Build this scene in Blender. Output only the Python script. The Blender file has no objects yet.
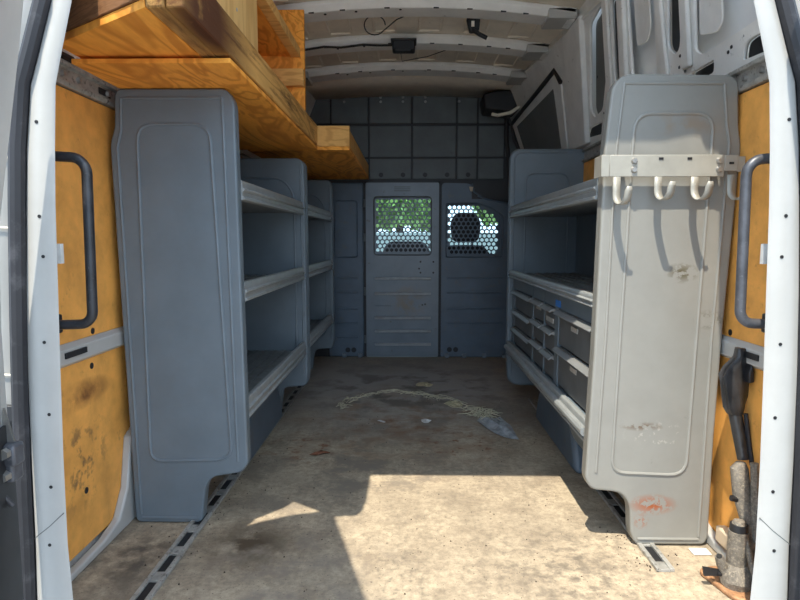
import bpy, bmesh, math, random
from math import sin, cos, pi, radians, sqrt, atan2
from mathutils import Vector
random.seed(7)
S = bpy.context.scene
COL = S.collection

# ------------------------------------------------------------------ materials
def base_mat(name):
    m = bpy.data.materials.new(name); m.use_nodes = True
    nt = m.node_tree; b = nt.nodes['Principled BSDF']
    return m, nt, b

def N(nt, t, **kw):
    n = nt.nodes.new(t)
    for k, v in kw.items(): setattr(n, k, v)
    return n

def rgb(c): return (c[0], c[1], c[2], 1)

def noise_fac(nt, pos, scale, detail=5, rough=.6, lo=.35, hi=.65, stretch=None):
    src = pos
    if stretch:
        mp = N(nt, 'ShaderNodeMapping'); mp.inputs['Scale'].default_value = stretch
        nt.links.new(pos, mp.inputs['Vector']); src = mp.outputs['Vector']
    n = N(nt, 'ShaderNodeTexNoise'); n.inputs['Scale'].default_value = scale
    n.inputs['Detail'].default_value = detail; n.inputs['Roughness'].default_value = rough
    nt.links.new(src, n.inputs['Vector'])
    r = N(nt, 'ShaderNodeMapRange'); r.inputs['From Min'].default_value = lo; r.inputs['From Max'].default_value = hi
    nt.links.new(n.outputs['Fac'], r.inputs['Value'])
    return r.outputs['Result'], n.outputs['Fac']

def mix(nt, fac, a, b):
    m = N(nt, 'ShaderNodeMix', data_type='RGBA')
    if isinstance(fac, float): m.inputs['Factor'].default_value = fac
    else: nt.links.new(fac, m.inputs['Factor'])
    for i, v in ((6, a), (7, b)):
        if isinstance(v, tuple): m.inputs[i].default_value = rgb(v)
        else: nt.links.new(v, m.inputs[i])
    return m.outputs[2]

def mul(nt, a, b):
    m = N(nt, 'ShaderNodeMath', operation='MULTIPLY')
    for i, v in ((0, a), (1, b)):
        if isinstance(v, (int, float)): m.inputs[i].default_value = v
        else: nt.links.new(v, m.inputs[i])
    return m.outputs[0]

def spot(nt, pos, c, r, scale=30, lo=.45, hi=.6, squash=(1, 1, 1)):
    """a colour patch: noise inside a soft ball round c"""
    v = N(nt, 'ShaderNodeVectorMath', operation='SUBTRACT'); v.inputs[1].default_value = c
    nt.links.new(pos, v.inputs[0])
    q = N(nt, 'ShaderNodeVectorMath', operation='MULTIPLY'); q.inputs[1].default_value = squash
    nt.links.new(v.outputs[0], q.inputs[0])
    l = N(nt, 'ShaderNodeVectorMath', operation='LENGTH'); nt.links.new(q.outputs[0], l.inputs[0])
    mr = N(nt, 'ShaderNodeMapRange'); mr.inputs['From Min'].default_value = r; mr.inputs['From Max'].default_value = r * .2
    nt.links.new(l.outputs['Value'], mr.inputs['Value'])
    f, _ = noise_fac(nt, pos, scale, lo=lo, hi=hi)
    return mul(nt, f, mr.outputs['Result'])

def paint(name, c, rough=.5, metal=0., var=.12, scale=9, dirt=None, dirt_lo=.58, dirt_hi=.75, bump=0., spots=(), stretch=None, spec=.5):
    m, nt, b = base_mat(name)
    pos = N(nt, 'ShaderNodeNewGeometry').outputs['Position']
    f, raw = noise_fac(nt, pos, scale, stretch=stretch)
    k = 1 - var
    col = mix(nt, f, (c[0]*k, c[1]*k, c[2]*k), (min(1, c[0]*(1+var)), min(1, c[1]*(1+var)), min(1, c[2]*(1+var))))
    if dirt:
        d, _ = noise_fac(nt, pos, scale*3.1, detail=8, rough=.7, lo=dirt_lo, hi=dirt_hi)
        col = mix(nt, d, col, dirt)
    for (cc, r, dc, kw) in spots:
        col = mix(nt, spot(nt, pos, cc, r, **kw), col, dc)
    nt.links.new(col, b.inputs['Base Color'])
    b.inputs['Roughness'].default_value = rough; b.inputs['Metallic'].default_value = metal
    b.inputs['Specular IOR Level'].default_value = spec
    if bump:
        bp = N(nt, 'ShaderNodeBump'); bp.inputs['Strength'].default_value = bump; bp.inputs['Distance'].default_value = .004
        nt.links.new(raw, bp.inputs['Height']); nt.links.new(bp.outputs['Normal'], b.inputs['Normal'])
    return m

def wood(name, c1, c2, stretch, scale=7, rough=.7, dark=None, dark_lo=.55, dark_hi=.7, spots=()):
    m, nt, b = base_mat(name)
    pos = N(nt, 'ShaderNodeNewGeometry').outputs['Position']
    mp = N(nt, 'ShaderNodeMapping'); mp.inputs['Scale'].default_value = stretch
    nt.links.new(pos, mp.inputs['Vector'])
    w = N(nt, 'ShaderNodeTexNoise'); w.inputs['Scale'].default_value = scale; w.inputs['Detail'].default_value = 3
    w.inputs['Distortion'].default_value = 1.2
    nt.links.new(mp.outputs['Vector'], w.inputs['Vector'])
    # contour rings of the stretched noise give a plywood-like figure
    sn = N(nt, 'ShaderNodeMath', operation='SINE'); nt.links.new(mul(nt, w.outputs['Fac'], 55.), sn.inputs[0])
    mr = N(nt, 'ShaderNodeMapRange'); mr.inputs['From Min'].default_value = -.2; mr.inputs['From Max'].default_value = 1.
    nt.links.new(sn.outputs[0], mr.inputs['Value'])
    g, _ = noise_fac(nt, pos, 26, stretch=tuple(s*1.5 for s in stretch), lo=.3, hi=.7)
    f2, _ = noise_fac(nt, pos, 3, lo=.3, hi=.7)
    col = mix(nt, mul(nt, mr.outputs['Result'], .75), c1, c2)
    col = mix(nt, mul(nt, g, .35), col, c2)
    col = mix(nt, mul(nt, f2, .3), col, (c1[0]*1.2, c1[1]*1.15, c1[2]*1.1))
    if dark:
        d, _ = noise_fac(nt, pos, 14, detail=8, rough=.75, lo=dark_lo, hi=dark_hi, stretch=tuple(s*.8 for s in stretch))
        col = mix(nt, d, col, dark)
    for (cc, rr, dc, kw) in spots: col = mix(nt, spot(nt, pos, cc, rr, **kw), col, dc)
    nt.links.new(col, b.inputs['Base Color']); b.inputs['Roughness'].default_value = rough
    b.inputs['Specular IOR Level'].default_value = .25
    bp = N(nt, 'ShaderNodeBump'); bp.inputs['Strength'].default_value = .25; bp.inputs['Distance'].default_value = .002
    nt.links.new(g, bp.inputs['Height']); nt.links.new(bp.outputs['Normal'], b.inputs['Normal'])
    return m

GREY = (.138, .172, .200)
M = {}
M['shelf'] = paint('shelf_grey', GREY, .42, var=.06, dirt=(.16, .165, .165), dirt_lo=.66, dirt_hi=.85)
M['panel_right'] = paint('shelf_grey_sunlit_worn', (.258, .253, .230), .45, var=.05, dirt=(.17, .165, .15), dirt_lo=.66, dirt_hi=.85,  # lighter, warmer copy of the shelf grey: sunlight in the colour, plus rust and scuffs
    spots=[((.70, 1.625, .125), .075, (.30, .085, .03), dict(scale=70, lo=.42, hi=.5, squash=(1, .3, 2.2))),
           ((.668, 1.62, .075), .03, (.30, .085, .03), dict(scale=90, lo=.5, hi=.55)),
           ((.70, 1.62, .33), .10, (.40, .38, .34), dict(scale=60, lo=.58, hi=.62, squash=(1, .3, 2))),
           ((.752, 1.63, .79), .05, (.10, .085, .05), dict(scale=35, lo=.5, hi=.56, squash=(1, .3, 1.6))),
           ((.835, 1.63, .66), .05, (.12, .11, .09), dict(scale=35, lo=.5, hi=.56, squash=(1, .3, 1.6))),
           ((.66, 1.63, .355), .05, (.14, .10, .07), dict(scale=40, lo=.48, hi=.55, squash=(.7, .3, 3.5))),
           ((.73, 1.62, 1.19), .13, (.27, .22, .17), dict(scale=14, lo=.45, hi=.6, squash=(1, .3, 3)))])
M['shelf_edge'] = paint('shelf_lip_grey', (.27, .285, .285), .38, var=.1, scale=20, dirt=(.12, .11, .10), dirt_lo=.6, dirt_hi=.7)
M['shelf_deck'] = paint('shelf_deck_grey', (.16, .175, .18), .5, var=.15, scale=12, dirt=(.10, .085, .07), dirt_lo=.52, dirt_hi=.7)
M['drawer'] = paint('drawer_grey', (.12, .128, .132), .5, var=.12, dirt=(.17, .155, .13), dirt_lo=.6, dirt_hi=.75)
M['handle_grey'] = paint('drawer_handle_grey', (.21, .215, .215), .4, var=.08)
M['label'] = paint('label_paper', (.42, .41, .38), .6, var=.1, scale=60)
M['blue'] = paint('blue_sticker', (.03, .2, .65), .4, var=.15, scale=90)
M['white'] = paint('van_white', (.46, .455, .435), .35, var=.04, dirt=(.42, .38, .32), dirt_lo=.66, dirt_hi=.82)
M['white_in'] = paint('van_inner_white', (.82, .81, .78), .45, var=.06, dirt=(.16, .14, .12), dirt_lo=.64, dirt_hi=.72)
M['ceil'] = paint('ceiling_grey_white', (.84, .76, .64), .55, var=.07, dirt=(.30, .28, .25), dirt_lo=.6, dirt_hi=.8)
M['bulk'] = paint('bulkhead_dark_grey', (.10, .14, .188), .42, var=.12, scale=5, dirt=(.145, .14, .13), dirt_lo=.55, dirt_hi=.75)
M['bulk_up'] = paint('bulkhead_upper_black', (.11, .125, .128), .5, var=.15, scale=5, dirt=(.08, .075, .065), dirt_lo=.6, dirt_hi=.8)
M['bulk_door'] = paint('bulkhead_door_grey', (.175, .212, .25), .33, var=.1, scale=6, dirt=(.10, .09, .08), dirt_lo=.62, dirt_hi=.75,
    spots=[((.0, 4.38, .42), .2, (.20, .165, .13), dict(scale=12, lo=.4, hi=.6, squash=(1, .2, 1.2)))])
M['bulk_rib'] = paint('bulkhead_lit_rib', (.34, .355, .37), .3, var=.12, scale=20)  # lighter than the door: the light the ribs catch is painted in
M['black'] = paint('black_plastic', (.014, .014, .016), .5, var=.2)
M['seal'] = paint('black_rubber', (.018, .018, .022), .55, var=.25, scale=6, dirt=(.07, .068, .075), dirt_lo=.55, dirt_hi=.75)
M['dark_gap'] = paint('dark_metal_and_shade', (.014, .015, .018), .5, var=.3, scale=14)  # also colours the plates that paint shade into the wall cavities
M['steel'] = paint('zinc_steel', (.42, .41, .39), .38, metal=.75, var=.15, scale=25)
M['rail'] = paint('aluminium_rail', (.40, .39, .36), .42, metal=.3, var=.2, scale=25, dirt=(.07, .065, .06), dirt_lo=.55, dirt_hi=.68)
M['handle_bar'] = paint('grab_bar_grey', (.085, .088, .10), .38, metal=.2, var=.3, scale=20, dirt=(.20, .20, .21), dirt_lo=.6, dirt_hi=.72)
M['handle_dark'] = paint('grab_bar_black', (.03, .032, .038), .36, metal=.1, var=.3, scale=20, dirt=(.12, .12, .13), dirt_lo=.6, dirt_hi=.72)
M['hook'] = paint('hook_cream_steel', (.36, .345, .30), .4, metal=.1, var=.08, scale=18, dirt=(.30, .25, .20), dirt_lo=.66, dirt_hi=.8)
M['lining'] = paint('hardboard_ochre', (.82, .385, .085), .65, var=.16, scale=10, dirt=(.40, .19, .05), dirt_lo=.6, dirt_hi=.82,
    spots=[((-.888, 1.57, .46), .13, (.16, .055, .015), dict(scale=11, lo=.36, hi=.6, squash=(.2, .8, 3))),
           ((-.888, 1.55, .28), .16, (.13, .08, .04), dict(scale=16, lo=.52, hi=.62, squash=(.2, 1, 1)))])
M['ply'] = wood('plywood_sheet', (.95, .42, .07), (.52, .17, .022), (2.2, .45, 2.2), scale=2.2)
M['ply_up'] = wood('plywood_upright', (.74, .47, .18), (.56, .31, .10), (2, 2, .4), scale=1.6)
M['stud'] = wood('weathered_stud', (.74, .42, .13), (.36, .17, .045), (2.4, .22, 2.4), scale=2.2, dark=(.10, .045, .016), dark_lo=.5, dark_hi=.66,
    spots=[((-.446, 1.36, 1.37), .42, (.085, .03, .012), dict(scale=11, lo=.1, hi=.42, squash=(4, 1, 1)))])
M['stud_clean'] = wood('pine_batten', (.80, .46, .15), (.52, .25, .07), (.8, 3, 3), scale=2)
M['brown'] = wood('brown_board', (.24, .115, .05), (.11, .05, .022), (1.2, 1.2, 9), scale=2.5)
M['cable'] = paint('cable_black', (.012, .012, .012), .5)
M['rust_base'] = paint('orange_painted_iron', (.42, .22, .11), .6, var=.25, scale=30, dirt=(.20, .11, .06), dirt_lo=.5, dirt_hi=.65)
M['dusty'] = paint('dusty_grey_iron', (.17, .15, .125), .7, var=.3, scale=60, dirt=(.34, .29, .22), dirt_lo=.5, dirt_hi=.65, bump=.5)
M['vinyl'] = paint('black_vinyl', (.03, .03, .032), .33, var=.4, scale=30, bump=.5)
M['tag'] = paint('beige_tag', (.62, .50, .36), .6)
M['leaf_dry'] = paint('dry_leaf', (.15, .055, .025), .7, var=.3, scale=60)
M['paper'] = paint('white_paper', (.70, .70, .68), .7, var=.1, scale=40)
M['plastic'] = paint('grey_plastic_film', (.36, .38, .40), .3, var=.3, scale=40)
M['straw'] = paint('dry_straw', (.56, .52, .38), .8, var=.3, scale=40)
M['foam'] = paint('crumbled_foam', (.62, .56, .36), .8, var=.25, scale=60)
M['chip'] = paint('dark_crumbs', (.05, .032, .022), .8, var=.3, scale=60)
M['seat'] = paint('seat_cloth', (.02, .02, .022), .85)
M['bark'] = paint('bark', (.10, .07, .05), .9)
M['leaf'] = paint('green_leaves', (.36, .56, .20), .6, var=.5, scale=1.5)
M['ground'] = paint('outside_paving', (.27, .265, .255), .8, var=.1, scale=3)
M['fence'] = paint('pale_rendered_wall', (.20, .26, .28), .8, var=.05)
M['skin_out'] = paint('van_outer_skin', (.80, .81, .82), .5, var=.06, scale=3)
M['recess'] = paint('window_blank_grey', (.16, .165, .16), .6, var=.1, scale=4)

def floor_mat():
    m, nt, b = base_mat('dirty_floor')
    pos = N(nt, 'ShaderNodeNewGeometry').outputs['Position']
    f1, r1 = noise_fac(nt, pos, 2.2, detail=8, rough=.65, lo=.3, hi=.7)
    f2, _ = noise_fac(nt, pos, 6, detail=9, rough=.75, lo=.44, hi=.62)
    f3, r3 = noise_fac(nt, pos, 48, detail=6, rough=.85, lo=.42, hi=.66)
    f4, _ = noise_fac(nt, pos, 130, detail=2, rough=.5, lo=.66, hi=.72)
    f5, _ = noise_fac(nt, pos, 5, detail=6, rough=.7, lo=.5, hi=.7, stretch=(3.2, .5, 1))
    col = mix(nt, f1, (.37, .305, .225), (.58, .48, .345))
    col = mix(nt, mul(nt, f2, .8), col, (.26, .21, .155))
    col = mix(nt, mul(nt, f5, .5), col, (.26, .215, .16))
    col = mix(nt, mul(nt, f3, .62), col, (.215, .175, .13))
    col = mix(nt, mul(nt, f4, .8), col, (.05, .04, .03))
    for c, r, dc, kw in [
        ((-.05, 3.6, 0), 1.4, (.42, .40, .38), dict(scale=2.5, lo=.1, hi=.5, squash=(.9, 1.2, 1))),  # paler, greyer patch: colour makes up for missing light on the far floor
        ((.0, 2.75, 0), .75, (.27, .17, .11), dict(scale=8, lo=.46, hi=.66)),
        ((-.42, 2.45, 0), .28, (.24, .12, .07), dict(scale=18, lo=.54, hi=.64)),
        ((.2, 2.5, 0), .3, (.24, .12, .07), dict(scale=20, lo=.56, hi=.62)),
        ((-.46, 1.62, 0), .18, (.10, .075, .05), dict(scale=9, lo=.32, hi=.5)),
        ((.0, 3.4, 0), 1.0, (.20, .18, .155), dict(scale=5, lo=.48, hi=.6)),
        ((-.25, 2.2, 0), .55, (.24, .205, .165), dict(scale=6, lo=.48, hi=.62)),
        ((-.3, 1.45, 0), .35, (.25, .21, .17), dict(scale=10, lo=.46, hi=.62)),
        ((.42, 1.5, 0), .3, (.17, .145, .115), dict(scale=24, lo=.46, hi=.7)),
        ((-.02, 1.45, 0), .33, (.15, .13, .10), dict(scale=45, lo=.5, hi=.75, squash=(2.2, .8, 1))),
        ((-.76, 1.55, 0), .25, (.12, .10, .08), dict(scale=14, lo=.35, hi=.6))]:
        col = mix(nt, spot(nt, pos, c, r, **kw), col, dc)
    nt.links.new(col, b.inputs['Base Color']); b.inputs['Roughness'].default_value = .75
    b.inputs['Specular IOR Level'].default_value = .2
    bp = N(nt, 'ShaderNodeBump'); bp.inputs['Strength'].default_value = .3; bp.inputs['Distance'].default_value = .004
    nt.links.new(r3, bp.inputs['Height']); nt.links.new(bp.outputs['Normal'], b.inputs['Normal'])
    return m
M['floor'] = floor_mat()

def glass_mat():
    m, nt, b = base_mat('windscreen_glass')
    out = nt.nodes['Material Output']
    t = N(nt, 'ShaderNodeBsdfTransparent'); t.inputs[0].default_value = (.86, .93, .92, 1)
    g = N(nt, 'ShaderNodeBsdfGlossy'); g.inputs['Roughness'].default_value = .02
    mx = N(nt, 'ShaderNodeMixShader'); mx.inputs[0].default_value = .05
    nt.links.new(t.outputs[0], mx.inputs[1]); nt.links.new(g.outputs[0], mx.inputs[2]); nt.links.new(mx.outputs[0], out.inputs[0])
    return m
M['glass'] = glass_mat()

# ------------------------------------------------------------------ mesh helpers
ORG = {}
def org(o): return ORG.get(o.name, Vector((0, 0, 0))) if o else Vector((0, 0, 0))

class MB:
    def __init__(s): s.bm = bmesh.new()
    def box(s, x0, x1, y0, y1, z0, z1):
        v = [s.bm.verts.new(p) for p in ((x0,y0,z0),(x1,y0,z0),(x1,y1,z0),(x0,y1,z0),(x0,y0,z1),(x1,y0,z1),(x1,y1,z1),(x0,y1,z1))]
        for f in ((0,3,2,1),(4,5,6,7),(0,1,5,4),(1,2,6,5),(2,3,7,6),(3,0,4,7)): s.bm.faces.new([v[i] for i in f])
        return s
    def prism(s, pts, vec):
        vec = Vector(vec); pts = [Vector(p) for p in pts]
        n = Vector((0, 0, 0))
        for i in range(len(pts)):
            a, b = pts[i], pts[(i+1) % len(pts)]; n += a.cross(b)
        if n.dot(vec) > 0: pts = pts[::-1]
        a = [s.bm.verts.new(p) for p in pts]; b = [s.bm.verts.new(p+vec) for p in pts]
        s.bm.faces.new(a); s.bm.faces.new(b[::-1]); k = len(pts)
        for i in range(k): s.bm.faces.new((a[i], b[i], b[(i+1) % k], a[(i+1) % k])[::-1])
        return s
    def grid(s, rows, closed=False):
        R = [[s.bm.verts.new(p) for p in r] for r in rows]
        for i in range(len(R)-1):
            n = len(R[i]); m = n if closed else n-1
            for j in range(m): s.bm.faces.new((R[i][j], R[i][(j+1) % n], R[i+1][(j+1) % n], R[i+1][j]))
        return R
    def loft(s, rings):
        R = s.grid(rings, True)
        s.bm.faces.new(R[0][::-1]); s.bm.faces.new(R[-1]); return s
    def tube(s, path, r, n=8, closed=False):
        P = [Vector(p) for p in path]; k = len(P); rings = []
        rr = r if isinstance(r, (list, tuple)) else [r]*k
        up = None
        for i in range(k):
            if closed: t = P[(i+1) % k]-P[i-1]
            else: t = P[min(i+1, k-1)]-P[max(i-1, 0)]
            t.normalize()
            if up is None:
                up = Vector((0, 0, 1)) if abs(t.z) < .9 else Vector((1, 0, 0))
            a = up - t*up.dot(t); a.normalize(); up = a
            b = t.cross(a)
            rings.append([P[i]+rr[i]*(a*cos(2*pi*j/n)+b*sin(2*pi*j/n)) for j in range(n)])
        if closed: rings.append(rings[0]); s.grid(rings, True); bmesh.ops.remove_doubles(s.bm, verts=s.bm.verts, dist=1e-6)
        else: s.loft(rings)
        return s
    def cyl(s, p0, p1, r0, r1=None, n=16):
        return s.tube([p0, p1], [r0, r0 if r1 is None else r1], n)
    def build(s, name, mat, parent=None, bevel=0, seg=2, smooth=True, ang=35, solid=0):
        bmesh.ops.recalc_face_normals(s.bm, faces=s.bm.faces)
        o0 = org(parent)
        for v in s.bm.verts: v.co -= o0
        me = bpy.data.meshes.new(name); s.bm.to_mesh(me); s.bm.free()
        me.materials.append(mat)
        if smooth:
            me.polygons.foreach_set('use_smooth', [True]*len(me.polygons))
            me.set_sharp_from_angle(angle=radians(ang))
        o = bpy.data.objects.new(name, me); COL.objects.link(o)
        if parent: o.parent = parent; ORG[o.name] = o0
        if solid:
            sm = o.modifiers.new('solid', 'SOLIDIFY'); sm.thickness = solid; sm.offset = 0
        if bevel:
            bv = o.modifiers.new('bevel', 'BEVEL'); bv.width = bevel; bv.segments = seg; bv.limit_method = 'ANGLE'; bv.angle_limit = radians(40)
        return o

def rpoly(pts, r, n=5):
    """round the corners of a 2D polygon; r is one radius or one per corner"""
    out = []; k = len(pts)
    for i in range(k):
        p = Vector(pts[i]); a = Vector(pts[i-1]); b = Vector(pts[(i+1) % k])
        ri = r[i] if isinstance(r, (list, tuple)) else r
        da = (a-p).length; db = (b-p).length
        if ri <= 0: out.append(tuple(p)); continue
        q = min(ri, da*.49, db*.49)
        s0 = p+(a-p).normalized()*q; s1 = p+(b-p).normalized()*q
        for j in range(n+1):
            t = j/n; out.append(tuple((1-t)**2*s0+2*t*(1-t)*p+t*t*s1))
    return out

def thing(name, label, cat, loc, group=None):
    o = bpy.data.objects.new(name, None); COL.objects.link(o); o.location = loc; o.empty_display_size = .05
    ORG[o.name] = Vector(loc)
    return tag(o, label, cat, group)
def tag(o, label, cat, group=None, kind=None):
    o['label'] = label; o['category'] = cat
    if group: o['group'] = group
    if kind: o['kind'] = kind
    return o
def struct(o): o['kind'] = 'structure'; return o

def holed_plate(outer, holes, mapper, thick):
    """plate with holes cut in it, given in 2D and mapped into the room"""
    cu = bpy.data.curves.new('tmp', 'CURVE'); cu.dimensions = '2D'; cu.fill_mode = 'BOTH'
    for pl in [outer]+holes:
        sp = cu.splines.new('POLY'); sp.points.add(len(pl)-1); sp.use_cyclic_u = True
        for i, p in enumerate(pl): sp.points[i].co = (p[0], p[1], 0, 1)
    cu.extrude = thick/2
    ob = bpy.data.objects.new('tmp', cu); COL.objects.link(ob)
    dg = bpy.context.evaluated_depsgraph_get()
    me = bpy.data.meshes.new_from_object(ob.evaluated_get(dg))
    bpy.data.objects.remove(ob); bpy.data.curves.remove(cu)
    b = MB(); b.bm.from_mesh(me); bpy.data.meshes.remove(me)
    for f in b.bm.faces: f.material_index = 0
    for v in b.bm.verts: v.co = Vector(mapper(v.co.x, v.co.y, v.co.z))
    bmesh.ops.remove_doubles(b.bm, verts=b.bm.verts, dist=1e-5)
    return b

# ------------------------------------------------------------------ van shell
Y0, YB = 1.29, 4.40
b = MB(); b.box(-.97, .97, Y0, 4.43, -.06, 0); struct(b.build('floor', M['floor'], bevel=0))
b = MB(); b.box(-.95, .95, 1.24, 1.288, -.09, -.004); struct(b.build('trim_1', M['rail'], bevel=.004))   # threshold strip

def wx(y, z):            # inner face of the side wall, positive side
    x = .912 if z <= 1.34 else .912-.2745*(z-1.34)
    if y > 3.2 and z > 1.34: x -= .085*(y-3.2)/1.2*min(1, (z-1.34)/.1)
    return x
def cz(x, y=0): return 1.965-.06*(x/.745)**2

walls = {}
for side, sg in (('left', -1), ('right', 1)):
    b = MB(); b.box(*sorted((sg*.912, sg*.94)), 1.33, 4.43, 0, 1.34)
    walls[side] = struct(b.build('wall_'+side, M['white_in'], bevel=0))
# lining boards, wall beams
for side, sg in (('left', -1), ('right', 1)):
    w = walls[side]
    for z0, z1 in ((.035, .552), (.612, 1.272)):
        b = MB(); b.box(*sorted((sg*.893, sg*.912)), 1.33, 4.38, z0, z1)
        b.build('lining_board', M['lining'], w, bevel=.002)
    b = MB()
    pr = [(.912, .552), (.892, .552), (.878, .562), (.878, .600), (.892, .612), (.912, .612)]
    b.prism([(sg*x, 1.33, z) for x, z in pr], (0, 3.05, 0))
    bm_ = b.build('wall_beam', M['white'], w, bevel=.003)
    b = MB()
    for yy in (1.47, 1.9, 2.4): b.box(*sorted((sg*.874, sg*.8785)), yy, yy+.10, .577, .592)
    b.build('slot', M['black'], bm_)
    b = MB()
    for yy, zz in ((1.635, .625), (1.62, .528), (1.81, .055), (1.56, .19), (2.1, .64), (2.2, .5)):
        b.cyl((sg*.8935, yy, zz), (sg*.8915, yy, zz), .009, n=12)
    b.build('board_hole', M['black'], w)
# upper left wall: plain inner panel, hidden mostly by the wooden rack
def upper_wall(side, sg, holes):
    outer = [(1.31, 1.34), (2.2, 1.34), (3.2, 1.34), (4.42, 1.34), (4.42, 1.93), (3.2, 1.93), (2.2, 1.93), (1.31, 1.93)]
    b = holed_plate(outer, holes, lambda u, v, w: (sg*(wx(u, v)+w), u, v), .012)
    o = b.build('inner_panel', M['white_in'], walls[side], smooth=False)
    b = MB()
    ys = [1.31, 2.2, 3.2, 4.42]
    b.grid([[(sg*(wx(y, z)+.07), y, z) for y in ys] for z in (1.30, 1.5, 1.93)])
    b.build('outer_skin', M['skin_out'], walls[side], smooth=False, solid=.004)
    return o
upper_wall('left', -1, [rpoly([(3.3, 1.5), (3.8, 1.5), (3.8, 1.8), (3.3, 1.8)], .05)])
H = [
 rpoly([(2.50, 1.83), (2.667, 1.81), (2.90, 1.50), (2.88, 1.455), (2.745, 1.465), (2.56, 1.63)], .03),
 rpoly([(3.06, 1.39), (2.99, 1.428), (2.785, 1.424), (2.83, 1.372)], .015),
 rpoly([(2.41, 1.80), (2.31, 1.80), (2.453, 1.53), (2.545, 1.53)], .02),
 rpoly([(2.237, 1.82), (2.03, 1.76), (2.165, 1.455), (2.385, 1.475)], .03),
 rpoly([(1.955, 1.70), (1.865, 1.68), (1.971, 1.491), (2.01, 1.48), (2.05, 1.514)], .03),
 rpoly([(1.79, 1.70), (1.892, 1.457), (1.851, 1.432), (1.557, 1.436), (1.50, 1.50), (1.50, 1.66)], .03),
 rpoly([(1.944, 1.406), (1.796, 1.405), (1.811, 1.372), (1.95, 1.372)], .012),
 rpoly([(1.667, 1.362), (1.643, 1.40), (1.606, 1.405), (1.50, 1.397), (1.50, 1.352)], .015)]
ip = upper_wall('right', 1, H)
w = walls['right']
def on_wall(pts, off): return [(wx(y, z)-off, y, z) for y, z in pts]
# bracket plates seen inside two of the openings, raised posts between them
b = MB()
for pl in ([(2.23, 1.80), (2.12, 1.76), (2.165, 1.63), (2.215, 1.59), (2.31, 1.60)], [(1.80, 1.68), (1.70, 1.64), (1.745, 1.495), (1.784, 1.475), (1.88, 1.497)]):
    b.prism(on_wall(rpoly(pl, .02), -.012), (.006, 0, .002))
b.build('bracket_plate', M['white_in'], w, bevel=.003)
def post(y0t, y1t, zt, y0b, y1b, zb, off=.028, name='post', mt='white_in'):
    b = MB(); b.prism(on_wall([(y0t, zt), (y1t, zt), (y1b, zb), (y0b, zb)], .006), (-off, 0, -off*.27))
    return b.build(name, M[mt], w, bevel=.008)
post(2.97, 2.69, 1.86, 3.25, 3.0, 1.36)
post(2.455, 2.40, 1.84, 2.70, 2.62, 1.38, .014)
post(2.29, 2.225, 1.82, 2.52, 2.45, 1.38, .02)
post(2.005, 1.955, 1.82, 2.12, 2.075, 1.40, .014)
post(1.84, 1.79, 1.75, 1.965, 1.91, 1.42, .016)
for pl in (H[1], H[2], H[4], H[6], H[7]):  # dark plates just behind the holes stand in for the shade inside
    b = MB(); b.prism(on_wall(pl, -.010), (.004, 0, .001)); b.build('cavity_shade', M['dark_gap'], w, smooth=False)
b = MB(); b.prism(on_wall(H[0], -.022), (.004, 0, .001)); b.build('cavity_shade', M['recess'], w, smooth=False)  # grey plate, shade of the larger opening put in as colour
# blanked side window near the bulkhead: grey panel, pale surround, black seal
tp = [(4.26, 1.685), (3.22, 1.765), (3.215, 1.69), (3.36, 1.385), (4.32, 1.385)]
b = MB(); b.prism(on_wall(tp, .006), (-.012, 0, -.003)); fr = b.build('window_surround', M['white_in'], w, bevel=.004)
ti = [(4.15, 1.655), (3.33, 1.70), (3.34, 1.66), (3.44, 1.40), (4.18, 1.40)]
b = MB(); b.prism(on_wall(ti, .018), (-.004, 0, -.001)); b.build('window_blank', M['recess'], w, bevel=.002)
b = MB(); b.tube(on_wall([(4.32, 1.37), (4.30, 1.60), (4.26, 1.69), (4.0, 1.715), (3.6, 1.745), (3.24, 1.775), (3.20, 1.70)], .02), .013, 8)
b.build('window_seal', M['black'], w)
# wear marks and small fixing holes on the right inner panel
b = MB()
for yy, zz in ((1.72, 1.402), (1.70, 1.41), (1.93, 1.44), (1.97, 1.42), (2.72, 1.60), (2.74, 1.45), (2.06, 1.42), (1.98, 1.47), (2.0, 1.44), (2.6, 1.44)):
    b.cyl((wx(yy, zz)-.007, yy, zz), (wx(yy, zz)-.005, yy, zz), .006, n=10)
b.build('fixing_hole', M['black'], w)

# ceiling
b = MB()
xs = [-.80+.08*i for i in range(21)]
rows = [[(x, y, cz(x)) for x in xs] for y in (1.37, 2.2, 3.2, 4.43)]
b.grid(rows); ceil = struct(b.build('ceiling', M['ceil'], solid=.012))
b = MB(); b.box(-.95, .95, 1.30, 1.40, 2.045, 2.06); b.box(-.95, .95, 1.31, 1.33, 1.96, 2.06); b.box(-.95, .95, 1.37, 1.40, 1.97, 2.06); b.build('roof_edge', M['white'], ceil, smooth=False)
b = MB()
for y0, y1 in ((1.75, 2.70), (2.92, 3.19), (3.39, 3.68)):
    for xc in (-.58, -.36, -.13, .10, .33, .56):
        for dx in (-.055, .055):
            b.prism([(xc+dx, y0+.02, cz(xc+dx)-.004), (xc+dx+.012, y0+.02, cz(xc+dx)-.004), (xc+dx+.012, y0+.02, cz(xc+dx)-.012), (xc+dx, y0+.02, cz(xc+dx)-.012)], (0, y1-y0-.04, 0))
        b.box(xc-.055, xc+.055, y1-.028, y1-.012, cz(xc)-.016, cz(xc)-.004)
b.build('pressed_rib', M['ceil'], ceil, bevel=.003)
# bulkhead header slope between last bow and bulkhead
b = MB(); b.grid([[(x, 3.86, cz(x)-.012) for x in xs[1:-1]], [(x, 4.385, 1.915-.03*(x/.75)**2) for x in xs[1:-1]]])
b.build('front_header', M['ceil'], ceil, solid=.006)

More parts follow.
